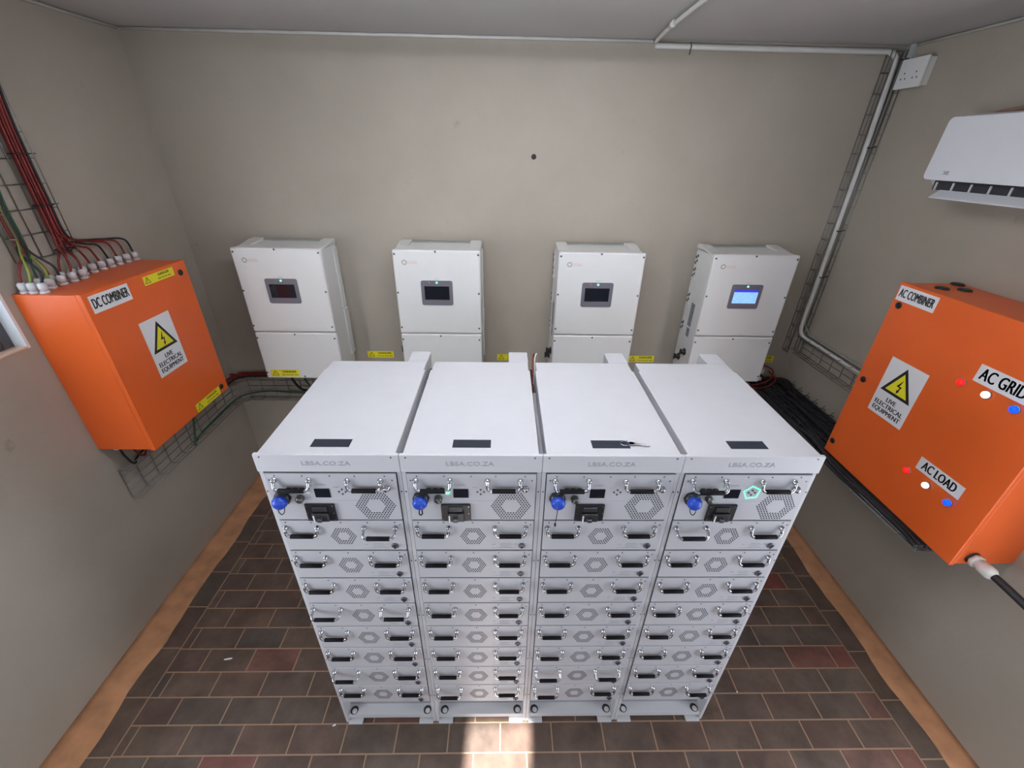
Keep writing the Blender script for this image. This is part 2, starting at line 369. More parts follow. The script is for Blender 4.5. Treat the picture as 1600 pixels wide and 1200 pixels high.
# ------------------------------------------------------------------ ceiling lights: one just out of view, two more added for brightness
TUBE2 = mat('added_dim_tube', (1, 1, 1), .5, emit=(.95, .94, .92), estr=2.5)  # weak tubes for the added batten behind the camera
def batten(loc, label, tm=TUBE):
    t = empty('ceiling_light', loc, label, 'ceiling light')
    mb = MB(); mb.box(-.78, .78, -.06, .06, -.035, 0, .006); mb.build('housing', PVC, t)
    for s in (-1, 1):
        mb = MB(); mb.tube([(-.74, s*.035, -.055), (.74, s*.035, -.055)], .015, 12); mb.build('tube', tm, t)
        for e_ in (-1, 1):
            mb = MB(); mb.box(e_*.74, e_*.76, s*.035-.016, s*.035+.016, -.072, -.034, .003); mb.build('end_holder', PVC, t)
TUBE3 = mat('lamp_tube_back', (1, 1, 1), .5, emit=(.86, .90, 1.0), estr=10)
batten((-.12, .80, ZC), 'twin fluorescent batten light on the ceiling just behind the rack tops', TUBE3)
batten((-.05, .08, ZC), 'added unseen twin fluorescent batten light on the ceiling above the rack fronts')  # added unseen batten that brightens the rack tops
batten((-.05, -1.15, ZC), 'added unseen twin fluorescent batten light on the ceiling behind the camera', TUBE2)  # added unseen batten that lights the rack fronts from above

# ------------------------------------------------------------------ vent hole pattern
def hexgrid(mb, cx, cz, R, rin, pitch, rh, y, fs=1.0):
    for j in range(-20, 21):
        z = j*pitch*.866
        for i in range(-20, 21):
            x = i*pitch+(pitch/2 if j % 2 else 0)
            def hx(x, z): 
                x, z = abs(x), abs(z); return max(z, z*.5+x*.866)
            h = hx(x, z)
            if max(h, math.hypot(x, z)*.955) > R or h < rin: continue
            mb.add([(cx+x+rh*math.cos(math.pi/3*k), y, cz+z+rh*math.sin(math.pi/3*k)) for k in range(6)]
                   + [(cx+x+rh*math.cos(math.pi/3*k), y+.0009, cz+z+rh*math.sin(math.pi/3*k)) for k in range(6)],
                   [(0, 1, 2, 3, 4, 5)]+[(k, (k+1) % 6, 6+(k+1) % 6, 6+k) for k in range(6)])
D = math.radians
FRONT = lambda x, z, y: basis((x, y, z), (1, 0, 0), (0, 0, 1))     # lettering facing -y

def make_handle(x, z, y, ang=0., hw=.0525, reach=.031):
    """bail handle: chrome bow with bosses; black grip is a sub-part"""
    ca, sa = math.cos(ang), math.sin(ang)
    P = lambda px, d: (x+px, y-.008-d*ca, z-d*sa)
    pts = [(x-hw, y, z), P(-hw, 0), P(-hw, .010)]
    for k in range(6):
        a = math.pi/2*k/5; pts.append(P(-hw+.014-.014*math.cos(a), reach-.014+.014*math.sin(a)))
    pts2 = [(2*x-p[0], p[1], p[2]) for p in pts[::-1]]
    mb = MB(); mb.tube(pts+pts2, .0050, 10)
    for s in (-1, 1):
        mb.lathe((x+s*hw, y+.001, z), (0, -1, 0), [(0, .0098), (.003, .0098), (.006, .0075), (.011, .0068), (.013, .004)], 14)
    g = MB(); g.tube([P(-hw+.015, reach), P(hw-.015, reach)], .0076, 12)
    return mb, g
def add_handle(parent, x, z, y, ang=0., **k):
    a, b = make_handle(x, z, y, ang, **k)
    h = a.build('handle', CHROME, parent); b.build('grip', mat('grip_black', (.008, .008, .010), .75, var=.1, spec=.15), h); return h

# ------------------------------------------------------------------ battery module prototype (origin bottom centre of its front)
MH, MP = .1415, .1479       # module face height, pitch
def make_module(angL=math.radians(82), angR=math.radians(82)):
    t = empty('battery_module', (0, 0, 0))
    mb = MB(); mb.box(-.199, .199, .0, .50, .004, MH-.004, 0); mb.build('housing', GREYIN, t)
    mb = MB(); mb.box(-.2035, .2035, -.006, .0, 0, MH, .0016, 1); mb.build('front_panel', PANEL, t)
    add_handle(t, -.1365, MH-.030, -.006, angL); add_handle(t, .1245, MH-.030, -.006, angR)
    mb = MB(); hexgrid(mb, -.003, MH-.073, .0430, .0150, .0083, .0026, -.0066); mb.build('vent_grille', HOLE, t)
    mb = MB(); mb.lathe((.166, -.006, MH-.119), (0, -1, 0), [(0, .0120), (.003, .0120), (.005, .0095), (.005, .0065), (.003, .006)], 18)
    for k in range(3):
        a = k*2.094+.5; mb.box(.166+.008*math.cos(a)-.0025, .166+.008*math.cos(a)+.0025, -.0125, -.008, MH-.119+.008*math.sin(a)-.0025, MH-.119+.008*math.sin(a)+.0025)
    mb.build('lock', SCREW, t)
    mb = MB()
    for k, (a, b_) in enumerate(((.092, .128), (.088, .134), (.094, .126), (.088, .132))):
        mb.box(a, b_, -.0066, -.006, MH-.108-.0062*k, MH-.1098-.0062*k)
    mb.box(.062, .073, -.0066, -.006, MH-.112, MH-.114); mb.box(.138, .148, -.0066, -.006, MH-.110, MH-.112)
    mb.box(.058, .148, -.0066, -.006, MH-.130, MH-.1305)
    mb.build('data_label', INKG, t)
    mb = MB()
    for x in (-.185, -.10, -.003, .085, .176, .193): mb.lathe((x, -.0058, MH-(.008 if abs(x) < .19 else .018)), (0, -1, 0), [(0, .0028), (.0012, .0024)], 8)
    mb.build('screw', SCREW, t)
    return t
# ------------------------------------------------------------------ control module
def make_control(green_led, ring, strap, tilt):
    H_ = .198; top = H_
    t = empty('control_module', (0, 0, 0))
    Z = lambda z: z-1.3935
    mb = MB(); mb.box(-.199, .199, 0, .5, .004, H_-.004); mb.build('housing', GREYIN, t)
    mb = MB(); mb.box(-.2035, .2035, -.006, 0, 0, H_, .0016, 1); mb.build('front_panel', PANEL, t)
    h = add_handle(t, -.123, Z(1.566), -.006, tilt, hw=.054); add_handle(t, .101, Z(1.564), -.006, D(80), hw=.052)
    mb = MB(); hexgrid(mb, .125, Z(1.457), .0615, .0235, .0090, .0028, -.0066); mb.build('vent_grille', HOLE, t)
    # blue connector cap, with black seat, and dangling strap
    mb = MB(); mb.lathe((-.165, -.006, Z(1.494)), (0, -1, 0), [(0, .027), (.010, .027), (.013, .024), (.018, .022)], 8)
    for k in range(2): pass
    c = mb.build('connector', BLACK, t)
    mb = MB(); mb.lathe((-.165, -.020, Z(1.494)), (0, -1, 0), [(0, .0205), (.004, .0222), (.016, .0222), (.022, .0200), (.026, .015), (.028, .004)], 24)
    for k in range(14):
        a = k*math.tau/14; mb.tube([(-.165+.0222*math.cos(a), -.025, Z(1.494)+.0222*math.sin(a)), (-.165+.0222*math.cos(a), -.036, Z(1.494)+.0222*math.sin(a))], .0016, 5)
    mb.build('dust_cap', BLUE, c)
    mb = MB()
    if strap == 0:
        mb.tube(smooth([(-.176, -.030, Z(1.476)), (-.173, -.036, Z(1.458)), (-.165, -.038, Z(1.450)), (-.157, -.036, Z(1.458)), (-.154, -.030, Z(1.476))]), .0016, 6)
    elif strap == 1:
        mb.tube(smooth([(-.168, -.030, Z(1.474)), (-.170, -.034, Z(1.452)), (-.165, -.036, Z(1.447)), (-.160, -.034, Z(1.452)), (-.162, -.030, Z(1.474))]), .0024, 6)
    else:
        mb.tube(smooth([(-.165, -.034, Z(1.472)), (-.165, -.026, Z(1.43)), (-.166, -.016, Z(1.386))]), .0012, 6)
        mb.box(-.169, -.163, -.020, -.013, Z(1.378), Z(1.386))
    mb.build('cap_strap', RUBBER, c)
    mb = MB(); mb.lathe((-.109, -.006, Z(1.493)), (0, -1, 0), [(0, .0125), (.004, .0135), (.012, .012), (.016, .0125), (.019, .009), (.020, .003)], 16); mb.build('antenna_socket', mat('tarnished_socket', (.14, .14, .13), .3, .8, var=.2, vscale=60), t)
    mb = MB()
    for x in (-.138, -.117, -.096): mb.box(x-.008, x+.008, -.018, -.006, Z(1.521), Z(1.535), .002)
    mb.build('signal_port', BLACK, t)
    mb = MB(); mb.lathe((-.079, -.006, Z(1.517)), (0, -1, 0), [(0, .006), (.003, .0055), (.005, .003)], 12); mb.build('indicator_light', LEDG if green_led else NYLON, t)
    mb = MB(); mb.box(-.061, -.012, -.0085, -.006, Z(1.494), Z(1.531), .001, 1); mb.build('display', GLASSB, t)
    # circuit breaker
    mb = MB(); mb.box(-.103, -.007, -.014, -.006, Z(1.3945), Z(1.468), .002, 1); br = mb.build('breaker_plate', BLACK, t)
    mb = MB(); mb.box(-.082, -.028, -.024, -.014, Z(1.402), Z(1.436), .002); mb.box(-.078, -.032, -.018, -.014, Z(1.440), Z(1.460), .002); mb.build('circuit_breaker', mat('breaker_dark', (.035, .035, .04), .3, var=.2), br)
    mb = MB(); mb.box(-.064, -.048, -.034, -.024, Z(1.408), Z(1.422), .002); mb.build('switch', SCREW, br)
    mb = MB(); mb.box(-.079, -.074, -.0246, -.0238, Z(1.403), Z(1.430)); mb.build('mark', SIGNW, br)
    mb = MB()
    for x in (-.097, -.013):
        for z in (1.401, 1.431, 1.461): mb.lathe((x, -.0135, Z(z)), (0, -1, 0), [(0, .0024), (.0016, .002)], 8)
    mb.build('screw', CHROME, br)
    for dx, dz in ((0, .0095), (0, -.0095), (.0105, 0), (-.0105, 0)):
        mb = MB(); mb.lathe((.027+dx, -.006, Z(1.518)+dz), (0, -1, 0), [(0, .0034), (.002, .0032), (.003, .002)], 10); mb.build('button', SCREW, t)
    if ring:
        mb = MB(); mb.M = FRONT(.027, Z(1.518), -.006)
        for k in range(5):
            a0, a1 = math.radians(90+8+72*k), math.radians(90+8+72*(k+1))
            ro, ri = .0295, .0255
            mb.prism([(ro*math.cos(a0), ro*math.sin(a0)), (ro*math.cos(a1), ro*math.sin(a1)), (ri*math.cos(a1), ri*math.sin(a1)), (ri*math.cos(a0), ri*math.sin(a0))], 0, .0012)
        o = mb.build('status_ring', HEXG, t); o['label'] = 'lit green pentagon around the buttons'
    mb = MB(); mb.lathe((.169, -.006, Z(1.533)), (0, -1, 0), [(0, .0125), (.003, .0125), (.004, .010), (.010, .0095), (.013, .006), (.0135, .002)], 18); mb.build('push_button', CHROME, t)
    mb = MB(); mb.M = I4; mb.box(-.071, -.0635, -.0068, -.006, Z(1.539), Z(1.552)); mb.text('CEISM', .0135, FRONT(-.040, Z(1.5455), -.0062), .0003, 1.0, .0); mb.build('logo', INKG, t)
    mb = MB(); mb.box(-.066, .100, -.0064, -.006, Z(1.4795), Z(1.4803)); mb.text('START', .006, FRONT(.010, Z(1.536), -.0062), .0003); mb.build('print', INKG, t)
    mb = MB()
    for x in (-.172, -.087, -.002, .075, .168): mb.lathe((x, -.0058, H_-.009), (0, -1, 0), [(0, .0028), (.0012, .0024)], 8)
    for x in (-.192, .190): mb.lathe((x, -.0058, H_-.026), (0, -1, 0), [(0, .0028), (.0012, .0024)], 8)
    mb.build('screw', SCREW, t)
    return t
# ------------------------------------------------------------------ rack cabinet prototype
RH = 1.6616
def make_rack():
    t = empty('battery_rack', (0, 0, 0))
    for s in (-1, 1):
        mb = MB()
        mb.box(s*.2195, s*.2055, 0, .50, .0, 1.590, .0015, 1)
        mb.build('side_panel', WHITE, t)
        mb = MB()
        for z in (1.51, 1.18, .86, .55, .25): mb.lathe((s*.2125, .0002, z), (0, -1, 0), [(0, .003), (.0014, .0026)], 8)
        mb.build('screw', SCREW, t)
        mb = MB(); mb.box(s*.2055, s*.138, -.010, .04, 0.0, .010, .001, 1); mb.build('foot', WHITE, t)
    mb = MB(); mb.box(-.205, .205, .60, .612, .06, 1.585); mb.build('back_panel', WHITE, t)
    mb = MB(); mb.box(-.205, .205, .004, .60, .056, .062); mb.box(-.205, .205, .004, .010, .034, .056); mb.build('base_tray', WHITE, t)
    mb = MB(); mb.box(-.205, .205, .052, .056, .062, .195); mb.build('shade_band_panel', GREYIN, t)  # added dark panel standing in for the shaded band under the modules
    for s in (-1, 1):
        mb = MB(); mb.lathe((s*.178, .024, .0622), (0, 0, 1), [(0, .019), (.0006, .019)], 20); r = mb.build('cable_hole', HOLE, t)
        mb = MB(); mb.lathe((s*.178+.002, .020, .0628), (0, 0, 1), [(0, .012), (.002, .011)], 16); mb.build('hole_plug', NYLON, r)
    mb = MB(); mb.box(-.209, .209, .004, .565, 1.593, RH-.0006, .0025); mb.box(-.203, .203, .560, .642, 1.593, RH-.0006, .0025); lid = mb.build('lid', WHITE, t)
    mb = MB(); mb.box(-.2195, .2195, -.006, .006, 1.594, RH, .0025); fa = mb.build('fascia', WHITE, t)
    mb = MB(); mb.text('LBSA.CO.ZA', .0235, FRONT(-.005, 1.628, -.0064), .0005, 1.12, .0001, spacing=1.05); mb.build('lettering', INKG, fa)
    mb = MB()
    for x in (-.200, .196): mb.lathe((x, -.0058, 1.652), (0, -1, 0), [(0, .0032), (.0012, .0028)], 10)
    mb.build('screw', SCREW, fa)
    mb = MB(); mb.box(-.061, .059, .033, .073, RH-.001, RH+.0006); mb.build('display_window', SMOKE, lid)
    mb = MB(); mb.box(.121, .205, .6425, .747, .15, RH-.0006, .0025); mb.build('cable_duct', WHITE, t)
    return t
rackX = [-.66, -.22, .22, .66]
rack_lab = ['white battery rack at the left end of the row of four',
            'white battery rack second from the left, between the end rack and the one with keys',
            'white battery rack with a small bunch of keys lying on its lid',
            'white battery rack at the right end of the row, nearest the AC box']
rname = ['leftmost rack', 'second rack from the left', 'third rack from the left', 'rightmost rack']
rk = make_rack()
racks = [rk]+[copy_tree(rk) for _ in range(3)]
for i, r in enumerate(racks):
    r.location = (rackX[i], 0, 0); tag(r, rack_lab[i], 'battery rack', 'white battery racks')
# modules
lift = {(0, 1): (82, 34), (0, 4): (28, 45), (0, 7): (20, 80), (1, 8): (50, 76), (2, 7): (34, 48), (2, 8): (48, 80), (3, 1): (34, 78), (0, 5): (74, 82), (3, 8): (80, 66), (1, 7): (82, 74), (2, 6): (76, 82)}
ordn = ['first', 'second', 'third', 'fourth', 'fifth', 'sixth', 'seventh', 'lowest']
proto = make_module(); used = False
for i in range(4):
    for k in range(1, 9):
        a = lift.get((i, k))
        if a: mdl = make_module(D(a[0]), D(a[1]))
        elif not used: mdl = proto; used = True
        else: mdl = copy_tree(proto)
        mdl.location = (rackX[i]+.0, -.001, 1.3855-MH-(k-1)*MP)
        how = ''
        if a and min(a) < 60:
            how = ' with both handles raised' if max(a) < 60 else (' with left handle raised' if a[0] < a[1] else ' with right handle raised')
        pos = 'directly under control module' if k == 1 else ('lowest of its stack' if k == 8 else ordn[k-1]+' battery from top')
        lab = 'battery module%s, %s, %s' % (how, rname[i], pos)
        tag(mdl, lab, 'battery module', 'battery modules stacked in the white racks')
ctl_lab = ['white control module with blue cap and no lit lights, top of leftmost rack',
           'white control module with small green light, top of second rack from the left',
           'white control module with a thin strap dangling from its blue cap, third rack',
           'white control module with glowing green ring around its buttons, rightmost rack']
for i in range(4):
    c = make_control(i in (1, 3), i == 3, [0, 1, 2, 0][i], D(45) if i == 3 else D(72))
    c.location = (rackX[i], -.001, 1.3905); tag(c, ctl_lab[i], 'control module', 'control modules at the top of the racks')
# keys on the third lid
t = empty('key_bunch', (.272, .053, RH+.0006), 'small silver keys on a wire ring lying on the rack lid window', 'keys')
mb = MB(); mb.tube([(.017*math.cos(a*.5236)-.004, .012*math.sin(a*.5236)+.002, .0016+.001*(a % 2)) for a in range(13)], .0013, 6); mb.build('key_ring', CHROME, t)
for ang, ln in ((-.05, .048), (-.22, .060)):
    mb = MB(); mb.M = Matrix.Translation((.008, 0, .003)) @ Matrix.Rotation(ang, 4, 'Z')
    mb.prism([(.010*math.cos(a*.628)+.006, .008*math.sin(a*.628)) for a in range(10)], 0, .0022)
    mb.prism([(.014, -.003), (ln, -.003), (ln+.003, 0), (ln-.004, .004), (ln-.010, .002), (ln-.016, .004), (.014, .003)], 0, .002)
    mb.build('key', mat('key_steel', (.72, .72, .74), .38, .6, var=.05), t)
# cables between / behind racks
def cable(pts, r, m_, label, cat='cable', group=None, name='cable', n=7, sm=6):
    mb = MB(); mb.tube(smooth(pts, sm), r, n); o = recenter(mb.build(name, m_)); tag(o, label, cat, group); return o
for gi, gx in enumerate((-.44, 0., .44)):
    where = ['left', 'middle', 'right'][gi]
    cable([(gx-.004, .53, .9), (gx-.004, .53, 1.45), (gx+.001, .545, 1.56), (gx+.004, .58, 1.57), (gx+.004, .592, 1.45), (gx+.004, .592, .9)], .0055, RED, 'red battery cable looped in the %s gap between rack lids' % where, group='battery cables in the gaps between racks', name='battery_cable')
    cable([(gx+.002, .566, .9), (gx+.003, .566, 1.50), (gx+.001, .60, 1.59), (gx-.001, .655, 1.60), (gx, .68, 1.3)], .006, RUBBER, 'black battery cable looped in the %s gap between rack lids' % where, group='battery cables in the gaps between racks', name='battery_cable')
for dx, m_, nm in ((0, RED, 'orange red'), (.009, PVC, 'white')):
    cable([(.0+dx*.2, .56, 1.50), (.002+dx, .60, 1.63), (.006+dx, .66, 1.675), (.016+dx*1.5, .70, 1.66), (.02+dx, .72, 1.45)], .0028, m_, 'thin %s wire sticking up behind the middle gap of the racks' % nm, 'wire', name='loose_wire')

# ------------------------------------------------------------------ inverters
IW, ID, IZ0, IZS, IZ1 = .535, .284, 1.0528, 1.3964, 1.9355
def make_inverter(lit, reflect=False, red=True):
    t = empty('inverter', (0, 0, 0)); h = IW/2; top = IZ1-IZ0; sm = IZS-IZ0
    # local: y=0 at wall, -ID at the front; z=0 at the bottom
    mb = MB(); mb.box(-h+.004, h-.004, -ID+.03, -.012, .012, top-.004, .008); mb.box(-h+.02, h-.02, -.012, 0, .1, top-.08); mb.build('housing', INV, t)
    mb = MB(); mb.box(-h, h, -ID, -ID+.03, sm+.0025, top, .010, 3); up = mb.build('upper_cover', INV, t)
    mb = MB(); mb.box(-h, h, -ID, -ID+.03, 0, sm-.0025, .010, 3); lo = mb.build('lower_cover', INV, t)
    def scr(par, x, z):
        mb = MB(); mb.lathe((x, -ID+.0005, z), (0, -1, 0), [(0, .0065), (.0015, .006), (.0025, .0035)], 10); mb.build('screw', SCREW, par)
    for x, z in ((-.253, .858), (.253, .858), (-.006, .874), (-.256, .620), (.253, .618), (-.256, .388), (.250, .384)): scr(up, x, z)
    for x, z in ((-.256, .302), (.250, .302), (-.006, .328), (-.256, .045), (.252, .045), (-.006, .016)): scr(lo, x, z)
    for s in (-1, 1):
        mb = MB(); xs_ = sorted((s*.192, s*.2635)); pr = [(-.185, top-.004), (-.06, top+.010), (-.006, top+.012), (-.006, top-.02), (-.185, top-.02)]
        mb.add([(xs_[0], a, c) for a, c in pr]+[(xs_[1], a, c) for a, c in pr], [(0, 1, 2, 3, 4), (9, 8, 7, 6, 5)]+[(i, (i+1) % 5, 5+(i+1) % 5, 5+i) for i in range(5)])
        bmesh.ops.bevel(mb.bm, geom=list(mb.bm.edges), offset=.004, segments=2, affect='EDGES'); mb.build('lifting_lug', INV, t)
    mb = MB(); mb.box(-.188, .188, -.030, -.008, top-.012, top+.004); hs = mb.build('heat_sink_edge', mat('fin_grey', (.33, .35, .34), .5, .2, var=.05), t)
    # display
    mb = MB(); mb.M = FRONT(-.009, 1.6735-IZ0, -ID)
    a, b_, r = .0985, .0785, .012; poly = []
    for (sx, sz, a0) in ((1, 1, 0), (-1, 1, 90), (-1, -1, 180), (1, -1, 270)):
        for k in range(5):
            q = math.radians(a0+22.5*k); poly.append((sx*(a-r)+r*math.cos(q), sz*(b_-r)+r*math.sin(q)))
    mb.prism(poly, -.001, .005); dp = mb.build('display_bezel', BEZEL, t)
    mb = MB(); mb.M = FRONT(-.0065-.003, 1.6735-IZ0, -ID)
    if lit:
        mb.box(-.077, .077, -.042, .031, .005, .006); mb.build('screen', SCRB, dp)
        mb = MB(); mb.M = FRONT(-.0095, 1.6735-IZ0, -ID); mb.box(-.077, .077, .031, .044, .005, .006); mb.build('screen_title_bar', SCRT, dp)
    else:
        mb.box(-.077, .077, -.042, .044, .005, .006); mb.build('screen', GLASSB, dp)
    for x, mt_, rr in ((-.008, LEDG, .0055), (-.055, LEDR if red else SCREW, .003)):
        mb = MB(); mb.lathe((x, -ID-.005, 1.7405-IZ0), (0, -1, 0), [(0, rr), (.0012, rr*.9), (.002, rr*.4)], 10); mb.build('indicator_light', mt_, dp)
    mb = MB(); mb.text('NORMAL', .008, FRONT(-.008, 1.762-IZ0, -ID-.0002), .0003); mb.build('print', INKG, up)
    # logo ring and lettering
    mb = MB(); n = 24; rc, rt = .0125, .0035
    mb.M = FRONT(-.197, 1.862-IZ0, -ID)
    for k in range(n):
        a0, a1 = math.tau*k/n, math.tau*(k+1)/n
        mb.prism([((rc+rt)*math.cos(a0), (rc+rt)*math.sin(a0)), ((rc+rt)*math.cos(a1), (rc+rt)*math.sin(a1)), ((rc-rt)*math.cos(a1), (rc-rt)*math.sin(a1)), ((rc-rt)*math.cos(a0), (rc-rt)*math.sin(a0))], -.0003, .0006)
    mb.build('logo_ring', INKR, up)
    mb = MB(); mb.text('GOEL', .025, FRONT(-.148, 1.861-IZ0, -ID-.0002), .0003, 1.0, .0001); mb.build('logo_lettering', INKP, up)
    # left flank: fan guards, data stickers, rotary isolators
    Z = lambda z: z-IZ0
    for z in (1.86, 1.775, 1.60, 1.40):
        mb = MB(); X = -h+.004
        mb.box(X-.006, X, -.075, -.030, Z(z)-.055, Z(z)+.03, .002); f_ = mb.build('fan_guard', INV, t)
        mb = MB()
        for (ya, za) in ((-.066, .02), (-.046, .008), (-.066, -.012), (-.046, -.028)):
            mb.add([(X-.0068, ya-.010, Z(z)+za-.010), (X-.0068, ya+.012, Z(z)+za-.006), (X-.0068, ya+.004, Z(z)+za+.012), (X-.0068, ya-.008, Z(z)+za+.006)], [(0, 1, 2, 3)])
        mb.build('fan_opening', HOLE, f_)
    mb = MB(); X = -h+.004; mb.box(X-.001, X, -.175, -.120, Z(1.42), Z(1.58)); mb.box(X-.001, X, -.175, -.130, Z(1.345), Z(1.405)); mb.build('data_sticker', mat('sticker_grey', (.20, .22, .26), .4, var=.3, vscale=50), t)
    for y_, z_ in ((-.175, 1.235), (-.10, 1.165)):
        mb = MB(); mb.lathe((X, y_, Z(z_)), (-1, 0, 0), [(0, .026), (.006, .025), (.008, .016), (.026, .015), (.028, .013)], 16); mb.box(X-.036, X-.026, y_-.005, y_+.005, Z(z_)-.020, Z(z_)+.022, .002); mb.build('rotary_switch', BLACK, t)
    # right flank raised cover
    mb = MB(); X = h-.004; mb.box(X, X+.008, -.085, -.02, Z(1.50), Z(1.90), .003); mb.box(X, X+.012, -.085, -.02, Z(1.15), Z(1.49), .003); mb.build('side_cover', INV, t)
    # cable glands under
    for x in (-.17, -.08, .03, .13, .19):
        mb = MB(); mb.lathe((x, -.15, .012), (0, 0, -1), [(0, .022), (.014, .022), (.016, .018), (.036, .017), (.042, .011)], 12); mb.build('cable_gland', BLACK, t)
    return t
def danger_label(M, parent=None, w_=.195, h_=.052, tag_=None):
    """yellow DANGER sticker in the frame M (x right, y up, z out)"""
    mb = MB(); mb.M = M; mb.box(-w_/2, w_/2, -h_/2, h_/2, 0, .0008); o = mb.build('danger_label', YELLOW, parent)
    mb = MB(); mb.M = M; s = h_*.36; cx = -w_/2+h_*.60
    def tri(R_, r_, h0, h1):
        for k in range(3):
            a0, a1 = math.radians(90+120*k), math.radians(210+120*k)
            mb.prism([(cx+R_*math.cos(a0), R_*math.sin(a0)-h_*.08), (cx+R_*math.cos(a1), R_*math.sin(a1)-h_*.08), (cx+r_*math.cos(a1), r_*math.sin(a1)-h_*.08), (cx+r_*math.cos(a0), r_*math.sin(a0)-h_*.08)], h0, h1)
    tri(h_*.50, h_*.38, .0008, .0012)
    mb.box(cx-h_*.02, cx+h_*.02, -h_*.18, h_*.14, .0008, .0012)
    mb.text('DANGER', h_*.42, M_(w_*.16, h_*.20, .001), .0002, 1.1, 0, thick=.0006)
    mb.text('HIGH VOLTAGE CABLE', h_*.22, M_(w_*.16, -h_*.24, .001), .0002, .95, .0001)
    mb.build('label_print', INK, o)
    return o
def M_(x, y, z): return Matrix.Translation((x, y, z))
IX = [-1.4945, -.5342, .4762, 1.4288]
inv_lab = ['white inverter at the left end, yellow danger label on its lower left corner',
           'white wall inverter second from the left, dark screen, behind the second rack',
           'white wall inverter second from the right, dark screen and glowing red light',
           'white wall inverter at the right end with the lit blue screen']
for i, x in enumerate(IX):
    t = make_inverter(i == 3, red=(i in (1, 2))); t.location = (x, YB, IZ0); tag(t, inv_lab[i], 'inverter', 'white inverters on the back wall')
    if i == 0:
        danger_label(FRONT(-.135, .041, -ID), t)
for k, (x, z, lab) in enumerate(((-1.043, 1.110, 'yellow danger label stuck on the wall between the two left inverters'),
                                 (-.072, 1.096, 'yellow danger label on the wall half hidden behind the rack duct, in the middle'),
                                 (.928, 1.092, 'yellow danger label on the wall between the two right inverters'),
                                 (1.85, 1.10, 'yellow danger label on the wall right of the inverter with lit screen'))):
    o = danger_label(basis((x, YB-.0006, z), (1, 0, 0), (0, 0, 1))); tag(o, lab, 'warning label', 'danger labels on the back wall')
mb = MB(); mb.lathe((.051, YB+.002, 2.437), (0, -1, 0), [(0, .016), (.004, .015), (.006, .008), (.020, .006), (.022, .004)], 12)
tag(recenter(mb.build('wall_plug', mat('dark_plug', (.05, .04, .035), .8, var=.2))), 'small dark wall plug left in the bare back wall above the inverters', 'wall plug')

# ------------------------------------------------------------------ signs on the orange boxes
def plate(parent, M, w_, h_, body, size, xs=.72, name='name_label', bold=.0022):
    mb = MB(); mb.M = M; mb.box(-w_/2, w_/2, -h_/2, h_/2, 0, .001); p = mb.build(name, SIGNW, parent)
    mb = MB(); mb.M = M; mb.text(body, size, M_(0, 0, .0013), .0003, xs, .0, thick=bold*.75); mb.build('lettering', INK, p); return p
def live_sign(parent, M):
    w_, h_ = .206, .298
    mb = MB(); mb.M = M; mb.box(-w_/2, w_/2, -h_/2, h_/2, 0, .0012); p = mb.build('warning_sign', SIGNW, parent)
    def tri(R_, h0, h1, mb, c=(0, .028), sq=1.0):
        mb.prism([(c[0]+R_*math.cos(math.radians(90+120*k))*sq, c[1]+R_*math.sin(math.radians(90+120*k))) for k in range(3)], h0, h1)
    mb = MB(); mb.M = M; tri(.100, .0012, .0017, mb); mb.build('triangle_border', INK, p)
    mb = MB(); mb.M = M; tri(.072, .0017, .0022, mb); mb.build('triangle', YELLOW, p)
    mb = MB(); mb.M = M
    z0, z1 = .0022, .0027
    mb.prism([(.010, .072), (-.012, .030), (-.004, .031), (.001, .040)][::1], z0, z1)
    mb.prism([(.010, .072), (.003, .040), (-.012, .030)], z0, z1)
    mb.prism([(-.012, .036), (.014, .036), (.014, .030), (-.012, .030)], z0, z1)
    mb.prism([(.014, .036), (.006, .010), (.001, .010), (.006, .032)], z0, z1)
    mb.prism([(-.004, .014), (.012, .014), (.001, -.006)], z0, z1)
    mb.build('lightning_bolt', INK, p)
    mb = MB(); mb.M = M; mb.text('LIVE\nELECTRICAL\nEQUIPMENT', .0335, M_(0, -.088, .0015), .0003, .92, 0, thick=.0009); mb.build('lettering', INK, p)
    return p
# DC combiner (left wall)
def box_enclosure(name, wall_x, s, y0, y1, z0, z1, depth, label):
    """s=+1: box grows to +x from the left wall; -1 from the right wall"""
    c = (y0+y1)/2; t = empty(name, (wall_x, c, z0), label, 'electrical enclosure')
    h = (y1-y0)/2; Hh = z1-z0
    mb = MB(); mb.box(0, s*(depth-.026), -h+.004, h-.004, .004, Hh-.004, .003); mb.build('cabinet_body', ORANGE, t)
    mb = MB(); mb.box(s*(depth-.023), s*depth, -h, h, 0, Hh, .0035); d = mb.build('door', ORANGE, t)
    mb = MB(); mb.box(s*(depth-.028), s*(depth-.022), -h+.008, h-.008, .008, Hh-.008); mb.build('door_seal', RUBBER, t)
    return t, d
LY0, LY1, LZ0, LZ1, LD = .7304, 1.3878, 1.0951, 1.9113, .2883
dc, dcd = box_enclosure('dc_combiner_box', XL, 1, LY0, LY1, LZ0, LZ1, LD, 'orange steel DC COMBINER box on the left wall beside the window')
FL = lambda y, z: basis((LD, y-(LY0+LY1)/2, z-LZ0), (0, 1, 0), (0, 0, 1))
plate(dcd, FL(.864, 1.857), .215, .076, 'DC COMBINER', .062, .47, bold=.0016)
live_sign(dcd, FL(1.044, 1.552))
danger_label(FL(1.177, 1.874), dcd, .215, .043); danger_label(FL(1.193, 1.126), dcd, .225, .052)
def lock(par, M):
    mb = MB(); mb.M = M; mb.lathe((0, 0, 0), (0, 0, 1), [(0, .0165), (.004, .016), (.006, .013), (.006, .004)], 18); mb.box(-.002, .002, -.009, .009, .005, .009); mb.build('lock', BLACK, par)
lock(dcd, FL(1.330, 1.853)); lock(dcd, FL(1.328, 1.138))
